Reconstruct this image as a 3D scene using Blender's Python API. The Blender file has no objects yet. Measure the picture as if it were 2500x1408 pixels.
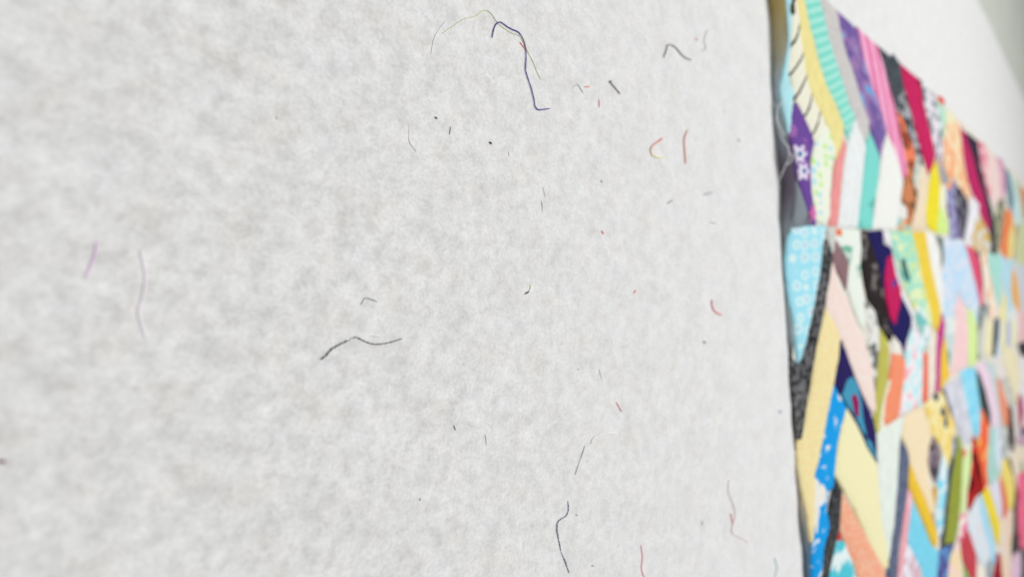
import bpy, math, random
import numpy as np
from mathutils import Vector, Matrix, noise
from mathutils.geometry import delaunay_2d_cdt

random.seed(11)
rng = np.random.default_rng(11)
scene = bpy.context.scene

# ------------------------------------------------------------------ camera
# Phone held about ten centimetres above a felt sheet, turned on its side:
# the picture's right is "away over the sheet", the picture's top is -X.
F_PX, W_PX, CX, CY = 1800.0, 2500.0, 1250.0, 704.0
PITCH, ROLL = math.radians(39.33), math.radians(3.66)
CAM = np.array((0.0, 0.0, 0.10))
_s, _c = math.sin(PITCH), math.cos(PITCH)
_r0, _u0 = np.array((0, _s, _c)), np.array((-1.0, 0, 0))
AX = math.cos(ROLL) * _r0 - math.sin(ROLL) * _u0
AY = math.sin(ROLL) * _r0 + math.cos(ROLL) * _u0
VIEW = np.array((0, _c, -_s))
cam = bpy.data.cameras.new('camera')
cam_ob = bpy.data.objects.new('camera', cam)
scene.collection.objects.link(cam_ob)
m = Matrix.Identity(4)
for i in range(3):
    m[i][0], m[i][1], m[i][2], m[i][3] = AX[i], AY[i], -VIEW[i], CAM[i]
cam_ob.matrix_world = m
cam.sensor_width = 36.0
cam.lens = 36.0 * F_PX / W_PX
cam.clip_start, cam.clip_end = 0.004, 50.0
cam.dof.use_dof = True
cam.dof.focus_distance = 0.152
cam.dof.aperture_fstop = 12.8
scene.camera = cam_ob

# ------------------------------------------------------------------ light
world = bpy.data.worlds.new('World'); scene.world = world
world.use_nodes = True
bg = world.node_tree.nodes['Background']
bg.inputs[0].default_value = (1.0, 1.0, 0.995, 1)
bg.inputs[1].default_value = 0.30
def area(name, loc, target, size, energy, color):
    l = bpy.data.lights.new(name, 'AREA'); l.shape = 'SQUARE'; l.size = size
    l.energy = energy; l.color = color
    o = bpy.data.objects.new(name, l); scene.collection.objects.link(o)
    o.location = loc
    o.rotation_euler = (Vector(target) - Vector(loc)).to_track_quat('-Z', 'Y').to_euler()
    return o
area('overhead_fill', (-0.16, 0.62, 1.40), (0, 0.55, 0), 0.8, 19.6, (0.995, 0.998, 0.995))  # soft area lamp added overhead, placed for its falloff; no window is known
scene.view_settings.view_transform = 'Standard'
scene.view_settings.look = 'None'
scene.view_settings.exposure = 0.0
scene.view_settings.gamma = 1.0
LIT = 0.92

# ------------------------------------------------------------------ helpers
def ray(px, py):
    return AX * ((px - CX) / F_PX) + AY * ((CY - py) / F_PX) + VIEW
def on_plane(px, py, z=0.0):
    d = ray(px, py); t = (z - CAM[2]) / d[2]
    return CAM + d * t
def depth_of(p):
    return float(np.dot(np.asarray(p) - CAM, VIEW))
def to_px(p):
    q = np.asarray(p) - CAM; dz = np.dot(q, VIEW)
    if dz <= 0.001: return (-9999, -9999)
    return (CX + F_PX * np.dot(q, AX) / dz, CY - F_PX * np.dot(q, AY) / dz)
def lin(c):
    out = []
    for v in c:
        v = v / 255.0
        v = v / 12.92 if v <= 0.04045 else ((v + 0.055) / 1.055) ** 2.4
        out.append(min(0.86, v / LIT))
    return tuple(out) + (1.0,)
def n3(x, y, z=0.0):
    return noise.noise(Vector((x, y, z)))
def felt_h(x, y):
    return (0.00007 * n3(x / 0.0026, y / 0.0026) + 0.00003 * n3(x / 0.0011, y / 0.0011, 5.0)
            + 0.00045 * n3(x / 0.013, y / 0.013, 9.0)
            + (0.0007 * min(1.0, max(0.0, y - 0.4) * 4) * n3(x / 0.25, y / 0.045, 13.0) if y > 0.4 else 0.0))

# front edge of the quilt: where it touches the felt, and how high its lip stands
_front = [(-260, 50), (0, 60), (100, 62), (150, 52), (220, 30), (300, 42), (400, 60), (450, 62), (520, 50),
          (553, 36), (640, 12), (720, 18), (800, 26), (870, 16), (900, 7), (1000, 8), (1075, 5), (1130, 8),
          (1200, 18), (1260, 30), (1320, 34), (1408, 32), (1600, 22), (1900, 34), (2300, 18)]
FX, FY, FH = [], [], []
for py, gap in _front:
    cxp = 1866 + 92.0 * py / 1408.0
    p = on_plane(cxp, py, 0.0)
    FX.append(p[0]); FY.append(p[1]); FH.append(0.10 * gap / (2684 + 0.064 * py - cxp))
FX, FY, FH = map(np.array, (FX, FY, FH))
o_ = np.argsort(FX); FX, FY, FH = FX[o_], FY[o_], FH[o_]
FY = FY + 0.4 * FH
def smooth_interp(x, xs, ys):
    w = 0.0; s = 0.0
    for dx, k in ((-0.006, 1), (-0.003, 2), (0, 3), (0.003, 2), (0.006, 1)):
        s += k * float(np.interp(x + dx, xs, ys)); w += k
    return s / w
def y_front(x): return float(np.interp(x, FX, FY))
def lip(x): return max(0.0012, smooth_interp(x, FX, FH))
def quilt_z(x, y):
    d = max(0.0, y - y_front(x))
    zi = 0.0034 + 0.0010 * n3(x / 0.045, y / 0.055, 2.0) + 0.0018 * min(1, d / 0.2) * n3(x / 0.11, y / 0.14, 7.0)
    return zi + (lip(x) - zi) * math.exp(-(d / 0.028) ** 2)
def on_quilt(px, py):
    z = 0.0034; p = on_plane(px, py, z)
    for _ in range(40):
        z = 0.6 * z + 0.4 * quilt_z(p[0], p[1]); p = on_plane(px, py, z)
    return p

def link(o, parent=None):
    scene.collection.objects.link(o)
    if parent is not None: o.parent = parent
    return o
def mesh_obj(name, verts, faces, mat, parent=None, smooth=True, uv=None, loc=(0, 0, 0)):
    me = bpy.data.meshes.new(name)
    me.from_pydata([tuple(v) for v in verts], [], faces)
    me.validate()
    if smooth: me.polygons.foreach_set('use_smooth', [True] * len(me.polygons))
    if uv is not None:
        l = me.uv_layers.new(name='UVMap')
        idx = np.empty(len(me.loops), dtype=np.int32); me.loops.foreach_get('vertex_index', idx)
        l.data.foreach_set('uv', np.asarray(uv, dtype=np.float32)[idx].ravel())
    if mat is not None: me.materials.append(mat)
    me.update()
    o = bpy.data.objects.new(name, me); o.location = loc
    return link(o, parent)
def tag(o, label=None, cat=None, group=None, kind=None):
    if label: o['label'] = label
    if cat: o['category'] = cat
    if group: o['group'] = group
    if kind: o['kind'] = kind
    return o

# ------------------------------------------------------------------ materials
class NT:
    def __init__(self, name):
        self.m = bpy.data.materials.new(name); self.m.use_nodes = True
        self.t = self.m.node_tree; self.b = self.t.nodes['Principled BSDF']
    def n(self, kind, **kw):
        x = self.t.nodes.new(kind)
        for k, v in kw.items():
            if k in x.inputs.keys(): x.inputs[k].default_value = v
            else: setattr(x, k, v)
        return x
    def l(self, a, b): self.t.links.new(a, b)
    def ramp(self, fac, stops, interp='LINEAR'):
        r = self.n('ShaderNodeValToRGB'); e = r.color_ramp.elements; r.color_ramp.interpolation = interp
        while len(e) < len(stops): e.new(0.5)
        for q, (p, c) in zip(e, stops): q.position = p; q.color = c
        self.l(fac, r.inputs[0]); return r.outputs[0]
    def mix(self, fac, a, b, mode='MIX'):
        x = self.n('ShaderNodeMix', data_type='RGBA', blend_type=mode)
        for s, v in ((x.inputs[0], fac), (x.inputs[6], a), (x.inputs[7], b)):
            if hasattr(v, 'links'): self.l(v, s)
            else: s.default_value = v
        return x.outputs[2]
_cache = {}
def fabric(kind, *cols, scale=1.0):
    key = (kind, cols, scale)
    if key in _cache: return _cache[key]
    k = NT('fabric_' + kind); b = k.b
    b.inputs['Roughness'].default_value = 0.92
    b.inputs['Specular IOR Level'].default_value = 0.04
    uv = k.n('ShaderNodeUVMap').outputs[0]
    obi = k.n('ShaderNodeObjectInfo')
    tc = k.n('ShaderNodeTexCoord').outputs['Object']
    off = k.n('ShaderNodeVectorMath', operation='SCALE'); off.inputs[0].default_value = (7.1, 3.7, 5.3)
    k.l(obi.outputs['Random'], off.inputs['Scale'])
    add = k.n('ShaderNodeVectorMath', operation='ADD'); k.l(tc, add.inputs[0]); k.l(off.outputs[0], add.inputs[1])
    P = add.outputs[0]
    st_ = k.n('ShaderNodeMapping'); st_.inputs['Scale'].default_value = (1.0, 0.45, 1.0); k.l(P, st_.inputs[0]); PS = st_.outputs[0]
    L = [lin(c) for c in cols]
    def nz(sc, det=3.0, rough=0.55, vec=P):
        x = k.n('ShaderNodeTexNoise', Scale=sc, Detail=det, Roughness=rough); k.l(vec, x.inputs['Vector']); return x.outputs[0]
    if kind == 'plain':
        col = L[0]
        col = k.mix(k.ramp(nz(160 * scale), [(0.35, (0, 0, 0, 1)), (0.75, (1, 1, 1, 1))]), L[0],
                    tuple(v * 0.86 for v in L[0][:3]) + (1,))
    elif kind == 'blotch':
        st = [(0.0, L[0]), (0.44, L[0]), (0.53, L[1]), (1.0, L[1])]
        if len(L) > 2: st = [(0.0, L[0]), (0.43, L[0]), (0.50, L[1]), (0.57, L[1]), (0.64, L[2]), (1.0, L[2])]
        col = k.ramp(nz(105 * scale, 2.0, 0.55, PS), st)
    elif kind == 'stripes':
        sep = k.n('ShaderNodeSeparateXYZ'); k.l(uv, sep.inputs[0])
        wob = k.n('ShaderNodeMath', operation='MULTIPLY_ADD'); k.l(nz(180), wob.inputs[0]); wob.inputs[1].default_value = 0.25
        k.l(sep.outputs[0], wob.inputs[2])
        fr = k.n('ShaderNodeMath', operation='FRACT'); k.l(wob.outputs[0], fr.inputs[0])
        col = k.ramp(fr.outputs[0], [(0, L[0]), (0.35, L[0]), (0.5, L[1]), (0.85, L[1]), (1.0, L[0])])
        col = k.mix(k.ramp(nz(900), [(0.4, (0, 0, 0, 1)), (0.7, (0.25, 0.25, 0.25, 1))]), col, L[0])
    elif kind == 'lines':
        sep = k.n('ShaderNodeSeparateXYZ'); k.l(uv, sep.inputs[0])
        wob = k.n('ShaderNodeMath', operation='MULTIPLY_ADD'); k.l(nz(60), wob.inputs[0]); wob.inputs[1].default_value = 0.5
        k.l(sep.outputs[0], wob.inputs[2])
        fr = k.n('ShaderNodeMath', operation='FRACT'); k.l(wob.outputs[0], fr.inputs[0])
        col = k.ramp(fr.outputs[0], [(0, L[0]), (0.42, L[0]), (0.45, L[1]), (0.56, L[1]), (0.59, L[0]), (1.0, L[0])])
    elif kind == 'fade':
        sep = k.n('ShaderNodeSeparateXYZ'); k.l(uv, sep.inputs[0])
        # +X is down the picture: u runs from the lower neighbour's x side
        col = k.ramp(sep.outputs[0], [(0.0, L[2]), (0.3, L[1]), (0.7, L[1]), (1.0, L[0])])
    elif kind == 'rings':
        v = k.n('ShaderNodeTexVoronoi', Scale=178.0 * scale, Randomness=0.38); k.l(PS, v.inputs['Vector'])
        col = k.ramp(v.outputs['Distance'], [(0.0, L[2]), (0.10, L[2]), (0.16, L[0]), (0.22, L[0]), (0.26, L[1]), (0.36, L[1]), (0.42, L[0]), (1.0, L[0])])
    elif kind == 'dots':
        v = k.n('ShaderNodeTexVoronoi', Scale=230.0 * scale, Randomness=0.35); k.l(PS, v.inputs['Vector'])
        pick = k.ramp(v.outputs['Color'], [(0.0, L[1]), (0.5, L[1]), (0.52, L[2]), (1.0, L[2])])
        col = k.mix(k.ramp(v.outputs['Distance'], [(0.0, (1, 1, 1, 1)), (0.34, (1, 1, 1, 1)), (0.42, (0, 0, 0, 1))]), L[0], pick)
    elif kind == 'tweed':
        mp = k.n('ShaderNodeMapping'); mp.inputs['Scale'].default_value = (1.0, 0.45, 1.0); k.l(P, mp.inputs[0])
        col = k.ramp(nz(700 * scale, 2.0, 0.6, mp.outputs[0]), [(0.38, L[0]), (0.62, L[1])])
        col = k.mix(k.ramp(nz(120), [(0.4, (0, 0, 0, 1)), (0.8, (0.5, 0.5, 0.5, 1))]), col, L[0])
    if kind != 'plain':
        col = k.mix(0.35, col, k.mix(nz(420), col, (0.5, 0.5, 0.5, 1), 'SOFT_LIGHT'))
    if hasattr(col, 'links'): k.l(col, b.inputs['Base Color'])
    else: b.inputs['Base Color'].default_value = col
    # weave relief: fine crossed threads
    w1 = k.n('ShaderNodeTexWave', Scale=380.0, Distortion=1.5); w1.bands_direction = 'X'; k.l(P, w1.inputs['Vector'])
    w2 = k.n('ShaderNodeTexWave', Scale=380.0, Distortion=1.5); w2.bands_direction = 'Y'; k.l(P, w2.inputs['Vector'])
    mx = k.n('ShaderNodeMath', operation='MAXIMUM'); k.l(w1.outputs['Fac'], mx.inputs[0]); k.l(w2.outputs['Fac'], mx.inputs[1])
    ad = k.n('ShaderNodeMath', operation='MULTIPLY_ADD'); k.l(nz(240), ad.inputs[0]); ad.inputs[1].default_value = 4.0; k.l(mx.outputs[0], ad.inputs[2])
    bp = k.n('ShaderNodeBump', Strength=0.8, Distance=0.0002); k.l(ad.outputs[0], bp.inputs['Height']); k.l(bp.outputs[0], b.inputs['Normal'])
    _cache[key] = k.m
    return k.m

def felt_material():
    k = NT('white_felt'); b = k.b
    b.inputs['Roughness'].default_value = 1.0; b.inputs['Specular IOR Level'].default_value = 0.05
    tc = k.n('ShaderNodeTexCoord').outputs['Object']
    mp = k.n('ShaderNodeMapping'); mp.inputs['Scale'].default_value = (1.0, 0.75, 1.0); mp.inputs['Rotation'].default_value = (0, 0, 0.35); k.l(tc, mp.inputs[0])
    def nz(sc, det, rough=0.55, dist=0.0):
        x = k.n('ShaderNodeTexNoise', Scale=sc, Detail=det, Roughness=rough, Distortion=dist); k.l(mp.outputs[0], x.inputs['Vector']); return x.outputs[0]
    mott = nz(320, 5.0, 0.68, 0.2)
    base = k.ramp(mott, [(0.26, (0.59, 0.582, 0.572, 1)), (0.5, (0.745, 0.742, 0.735, 1)), (0.74, (0.86, 0.862, 0.86, 1))])
    # mottle contrast painted out towards the quilt, as fuzz hides gaps at grazing view
    sy = k.n('ShaderNodeSeparateXYZ'); k.l(tc, sy.inputs[0])
    mottle_fade = k.n('ShaderNodeMapRange'); k.l(sy.outputs[1], mottle_fade.inputs[0]); mottle_fade.inputs[1].default_value = 0.06; mottle_fade.inputs[2].default_value = 0.27
    mottle_fade.inputs[3].default_value = 0.0; mottle_fade.inputs[4].default_value = 0.8
    base = k.mix(mottle_fade.outputs[0], base, (0.762, 0.764, 0.762, 1))
    fine = k.ramp(nz(1500, 3.0, 0.6), [(0.3, (0.90, 0.899, 0.896, 1)), (0.62, (1.02, 1.02, 1.02, 1))])
    cloud = k.ramp(nz(110, 2.0), [(0.35, (0.95, 0.948, 0.945, 1)), (0.6, (1, 1, 1, 1))])
    tint = k.ramp(nz(150, 2.0), [(0.3, (0.985, 0.968, 0.955, 1)), (0.5, (1, 1, 1, 1)), (0.7, (0.965, 0.978, 0.982, 1))])
    col = k.mix(1.0, k.mix(1.0, k.mix(1.0, base, tint, 'MULTIPLY'), fine, 'MULTIPLY'), cloud, 'MULTIPLY')
    k.l(col, b.inputs['Base Color'])
    bp = k.n('ShaderNodeBump', Strength=0.3, Distance=0.00015)
    k.l(nz(1300, 4.0, 0.65, 0.8), bp.inputs['Height']); k.l(bp.outputs[0], b.inputs['Normal'])
    return k.m
def simple(name, col, rough=0.9, nscale=60.0, amp=0.06):
    k = NT(name); k.b.inputs['Roughness'].default_value = rough; k.b.inputs['Specular IOR Level'].default_value = 0.2
    tc = k.n('ShaderNodeTexCoord').outputs['Object']
    x = k.n('ShaderNodeTexNoise', Scale=nscale, Detail=4.0); k.l(tc, x.inputs['Vector'])
    c = lin(col)
    k.l(k.ramp(x.outputs[0], [(0.3, tuple(v * (1 - amp) for v in c[:3]) + (1,)), (0.7, tuple(min(1, v * (1 + amp)) for v in c[:3]) + (1,))]), k.b.inputs['Base Color'])
    return k.m
_tcache = {}
def thread_mat(c0, c1=None):
    key = (c0, c1)
    if key in _tcache: return _tcache[key]
    k = NT('thread_fibre'); k.b.inputs['Roughness'].default_value = 0.8; k.b.inputs['Specular IOR Level'].default_value = 0.25
    uv = k.n('ShaderNodeUVMap').outputs[0]; sep = k.n('ShaderNodeSeparateXYZ'); k.l(uv, sep.inputs[0])
    a, c = [tuple(min(0.92, v * 1.35) for v in lin(q)[:3]) + (1,) for q in (c0, c1 or c0)]
    col = k.ramp(sep.outputs[0], [(0.25, a), (0.7, c)])
    tc = k.n('ShaderNodeTexCoord').outputs['Object']
    x = k.n('ShaderNodeTexNoise', Scale=3000.0, Detail=2.0); k.l(tc, x.inputs['Vector'])
    col = k.mix(k.ramp(x.outputs[0], [(0.45, (0, 0, 0, 1)), (0.75, (0.5, 0.5, 0.5, 1))]), col, tuple(min(0.8, v * 1.6 + 0.05) for v in a[:3]) + (1,))
    k.l(col, k.b.inputs['Base Color'])
    _tcache[key] = k.m
    return k.m

# ------------------------------------------------------------------ table top and felt sheet
def box(name, x0, x1, y0, y1, z0, z1, mat):
    v = [(x, y, z) for z in (z0, z1) for y in (y0, y1) for x in (x0, x1)]
    f = [(0, 2, 3, 1), (4, 5, 7, 6), (0, 1, 5, 4), (2, 6, 7, 3), (0, 4, 6, 2), (1, 3, 7, 5)]
    return mesh_obj(name, v, f, mat, smooth=False)
tag(box('backing_board', -1.6, 1.2, -0.25, 3.2, -0.03, -0.006, simple('grey_board', (192, 195, 185), 0.7, 20.0, 0.04)), kind='structure')

eA, eB = on_plane(2392, 0), on_plane(2500, 236)
def felt_edge(y):
    t = (y - eA[1]) / (eB[1] - eA[1])
    return eA[0] + (eB[0] - eA[0]) * t + 0.002 * n3(y / 0.05, 3.3) + 0.0008 * n3(y / 0.006, 1.1)
ys = list(np.arange(-0.02, 0.345, 0.00062)); st = 0.0009
while ys[-1] < 2.9: ys.append(ys[-1] + st); st = min(0.03, st * 1.045)
ys = [-0.2, -0.12, -0.07, -0.045, -0.03] + ys
xs = list(np.arange(-0.135, 0.14, 0.00062)); st = 0.0009
while xs[-1] < 0.9: xs.append(xs[-1] + st); st = min(0.03, st * 1.09)
xl = np.linspace(0.0, 1.0, 60) ** 1.0
NX = len(xl) + len(xs) - 1
verts, faces = [], []
for y in ys:
    e = felt_edge(y)
    for t in xl[:-1]:
        tt = 1 - (1 - t) ** 1.6
        x = e + (-0.135 - e) * tt
        verts.append((x, y, felt_h(x, y) - 0.0012 * math.exp(-(x - e) / 0.004)))
    for x in xs: verts.append((x, y, felt_h(x, y)))
for j in range(len(ys) - 1):
    a = j * NX
    for i in range(NX - 1):
        faces.append((a + i, a + i + 1, a + NX + i + 1, a + NX + i))
# the cut edge and underside rim, down to the board
nb = len(verts)
for j, y in enumerate(ys):
    e = verts[j * NX]; verts.append((e[0] + 0.0006, y, -0.0035)); verts.append((e[0] + 0.002, y, -0.0058))
for j in range(len(ys) - 1):
    faces.append((j * NX, (j + 1) * NX, nb + 2 * (j + 1), nb + 2 * j))
    faces.append((nb + 2 * j, nb + 2 * (j + 1), nb + 2 * j + 3, nb + 2 * j + 1))
FELT = felt_material()
felt = mesh_obj('felt_sheet', verts, faces, FELT)
tag(felt, kind='structure')

# loose fibres matted into the felt's face
def fibre_tuft(count):
    vs, fs = [], []
    for _ in range(count):
        # denser where the camera is near
        y = 0.015 + 0.30 * random.random() ** 1.25
        x = (random.random() * 2 - 1) * (0.045 + 0.30 * y)
        a = random.random() * 2 * math.pi; ln = random.uniform(0.0012, 0.0045)
        bend = random.uniform(-1.6, 1.6); r = random.uniform(0.000007, 0.000012)
        base = len(vs); seg = 6; px_, py_ = x, y; hump = random.uniform(0.00002, 0.00010)
        for i in range(seg + 1):
            t = i / seg; aa = a + bend * (t - 0.5) + 0.5 * math.sin(6 * t + a)
            dx, dy = math.cos(aa), math.sin(aa)
            if i: px_ += dx * ln / seg; py_ += dy * ln / seg
            z = felt_h(px_, py_) + hump * math.sin(math.pi * t) - 0.00002
            vs += [(px_ - dy * r, py_ + dx * r, z), (px_ + dy * r, py_ - dx * r, z), (px_, py_, z + 1.6 * r)]
        for i in range(seg):
            p, q = base + 3 * i, base + 3 * i + 3
            for u, v in ((0, 1), (1, 2), (2, 0)): fs.append((p + u, p + v, q + v, q + u))
    return vs, fs
vs, fs = fibre_tuft(11000)
fm = simple('white_fibre', (236, 236, 233), 0.7, 400.0, 0.05)
tag(mesh_obj('loose_fibres', vs, fs, fm), 'fine white fibres matted over the face of the felt sheet', 'fibres', kind='stuff')

# ------------------------------------------------------------------ quilt
quilt = bpy.data.objects.new('patchwork_quilt', None); link(quilt)
quilt.empty_display_size = 0.02
Q0 = (0.0, float(y_front(0.0)), 0.0)
quilt.location = Q0
tag(quilt, 'colourful crazy patchwork quilt of narrow fabric scraps lying on the white felt', 'quilt')

ZONES = {'a': (1800, 0, 3.52), 'b': (1800, 350, 3.52), 'c': (1800, 700, 3.52), 'd': (1800, 1008, 3.52),
         'e': (2150, 180, 6.4), 'f': (2150, 380, 6.4), 'g': (2150, 560, 6.4), 'h': (2150, 740, 6.4),
         'i': (2150, 920, 6.4), 'j': (2150, 1100, 6.4), 'k': (2150, 1188, 6.4)}
def zpx(zone, p):
    x0, y0, s = ZONES[zone]; return (x0 + p[0] / s, y0 + p[1] / s)
def seg_dist(P, poly):
    A = poly; B = np.roll(poly, -1, axis=0); D = np.full(len(P), 1e9)
    for a, b_ in zip(A, B):
        ab = b_ - a; t = np.clip(((P - a) @ ab) / max(1e-12, ab @ ab), 0, 1)
        D = np.minimum(D, np.linalg.norm(P - (a + t[:, None] * ab), axis=1))
    return D
def inside(P, poly):
    r = np.zeros(len(P), bool); n = len(poly)
    for i in range(n):
        x1, y1 = poly[i]; x2, y2 = poly[(i + 1) % n]
        c = (y1 > P[:, 1]) != (y2 > P[:, 1])
        with np.errstate(divide='ignore', invalid='ignore'):
            r ^= c & (P[:, 0] < (x2 - x1) * (P[:, 1] - y1) / (y2 - y1 + 1e-15) + x1)
    return r
def offset_poly(poly, d):
    n = len(poly); out = []
    area2 = sum(poly[i][0] * poly[(i + 1) % n][1] - poly[(i + 1) % n][0] * poly[i][1] for i in range(n))
    sg = 1 if area2 > 0 else -1
    for i in range(n):
        a, b_, c = poly[i - 1], poly[i], poly[(i + 1) % n]
        e1 = b_ - a; e2 = c - b_
        n1 = np.array((e1[1], -e1[0])) / max(1e-9, np.linalg.norm(e1)); n2 = np.array((e2[1], -e2[0])) / max(1e-9, np.linalg.norm(e2))
        nn = n1 + n2; L = np.linalg.norm(nn)
        if L > 1e-6: nn = nn / L * min(1.6, 1 / max(0.4, L / 2))
        out.append(b_ + sg * d * nn)
    return np.array(out)
level = [0]
def patch_world(poly, mat, lift=0.0, parent=quilt, name='fabric_patch', puff=0.0010, grow=0.0004, uvdir=None, maxpts=130):
    """one cloth scrap: outline in metres on the quilt, pillowed between its seams"""
    poly = offset_poly(np.asarray(poly, float), grow)
    for q in poly: q[1] = max(q[1], y_front(q[0]) - 0.0004)
    # even out the outline
    per = np.linalg.norm(poly - np.roll(poly, -1, axis=0), axis=1)
    area2 = abs(sum(poly[i][0] * poly[(i + 1) % len(poly)][1] - poly[(i + 1) % len(poly)][0] * poly[i][1] for i in range(len(poly)))) / 2
    s = min(0.016, max(0.0016, math.sqrt(area2 / maxpts)))
    ring = []
    for i in range(len(poly)):
        a, b_ = poly[i], poly[(i + 1) % len(poly)]; k = max(1, int(round(per[i] / (s * 1.2))))
        for q in range(k):
            p = a + (b_ - a) * q / k
            nx = 0.00025 * n3(p[0] / 0.002, p[1] / 0.002, 4.0) if puff < 0.005 else 0
            ring.append(p + nx)
    ring = np.array(ring)
    lo, hi = ring.min(0), ring.max(0)
    gx = np.arange(lo[0] + s * .5, hi[0], s); gy = np.arange(lo[1] + s * .5, hi[1], s * .87)
    G = np.array([(x + (s / 2 if j % 2 else 0), y) for j, y in enumerate(gy) for x in gx]) if len(gx) and len(gy) else np.zeros((0, 2))
    if len(G):
        G = G[inside(G, ring)]
        if len(G): G = G[seg_dist(G, ring) > s * 0.45]
    inner = offset_poly(ring, -min(0.0009, s * .4))
    inner = inner[inside(inner, ring)] if len(inner) else inner
    if len(inner): inner = inner[seg_dist(inner, ring) > 0.0003]
    pts = np.vstack([ring] + ([G] if len(G) else []) + ([inner] if len(inner) else []))
    nR = len(ring)
    K = 1000.0
    V, E, Fc, *_ = delaunay_2d_cdt([Vector((p[0] * K, p[1] * K)) for p in pts], [], [list(range(nR))], 1, 1e-4)
    V = np.array([(v.x / K, v.y / K) for v in V])
    if not len(Fc): return None
    D = seg_dist(V, ring)
    ztop = np.array([quilt_z(x, y) for x, y in V]) + lift - 0.0006 + puff * (1 - np.exp(-D / 0.0013)) \
        + np.array([0.00022 * n3(x / 0.006, y / 0.008, 11.0) + 0.00016 * n3(x / 0.0028, y / 0.005, 21.0) for x, y in V])
    c = V.mean(0); c3 = np.array((c[0], c[1], quilt_z(c[0], c[1])))
    top = np.column_stack([V, ztop])
    # turned-down rim gives the scrap its thickness
    edges = {}
    for f in Fc:
        for i in range(3):
            e = (f[i], f[(i + 1) % 3]); edges[e] = edges.get(e, 0) + 1
    rim = [e for e in edges if (e[1], e[0]) not in edges]
    ids = sorted({i for e in rim for i in e}); mp = {i: len(V) + k for k, i in enumerate(ids)}
    low = np.array([(top[i][0], top[i][1], top[i][2] - 0.0007) for i in ids]) if ids else np.zeros((0, 3))
    allv = np.vstack([top, low]) if len(low) else top
    faces = [tuple(f) for f in Fc] + [(b_, a, mp[a], mp[b_]) for a, b_ in rim]
    if uvdir is not None:
        u0, ub, u1 = uvdir; t = (ub - u0) / np.linalg.norm(ub - u0); d = u1 - u0; d = d - t * float(d @ t); L2 = float(d @ d)
        uv = np.column_stack([((allv[:, :2] - u0) @ d) / L2, allv[:, 1] * 100])
    else:
        uv = allv[:, :2] * 100
    par = np.array(parent.location) if parent is not None else np.zeros(3)
    return mesh_obj(name, allv - c3, faces, mat, parent, uv=uv, loc=tuple(c3 - par))
count = [0]
def patch(zone, pts, mat, lift=None, uvpx=None, **kw):
    w = np.array([on_quilt(*zpx(zone, p))[:2] for p in pts])
    uvd = None
    if uvpx: uvd = tuple(on_quilt(*zpx(zone, p))[:2] for p in uvpx)
    count[0] += 1
    if lift is None: lift = 0.00005 * (count[0] % 5)
    return patch_world(w, mat, lift, uvdir=uvd, **kw)
def P(*c, s=1.0): return fabric('plain', *c, scale=s)
def B(*c, s=1.0): return fabric('blotch', *c, scale=s)
def T(*c, s=1.0): return fabric('tweed', *c, scale=s)

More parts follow.
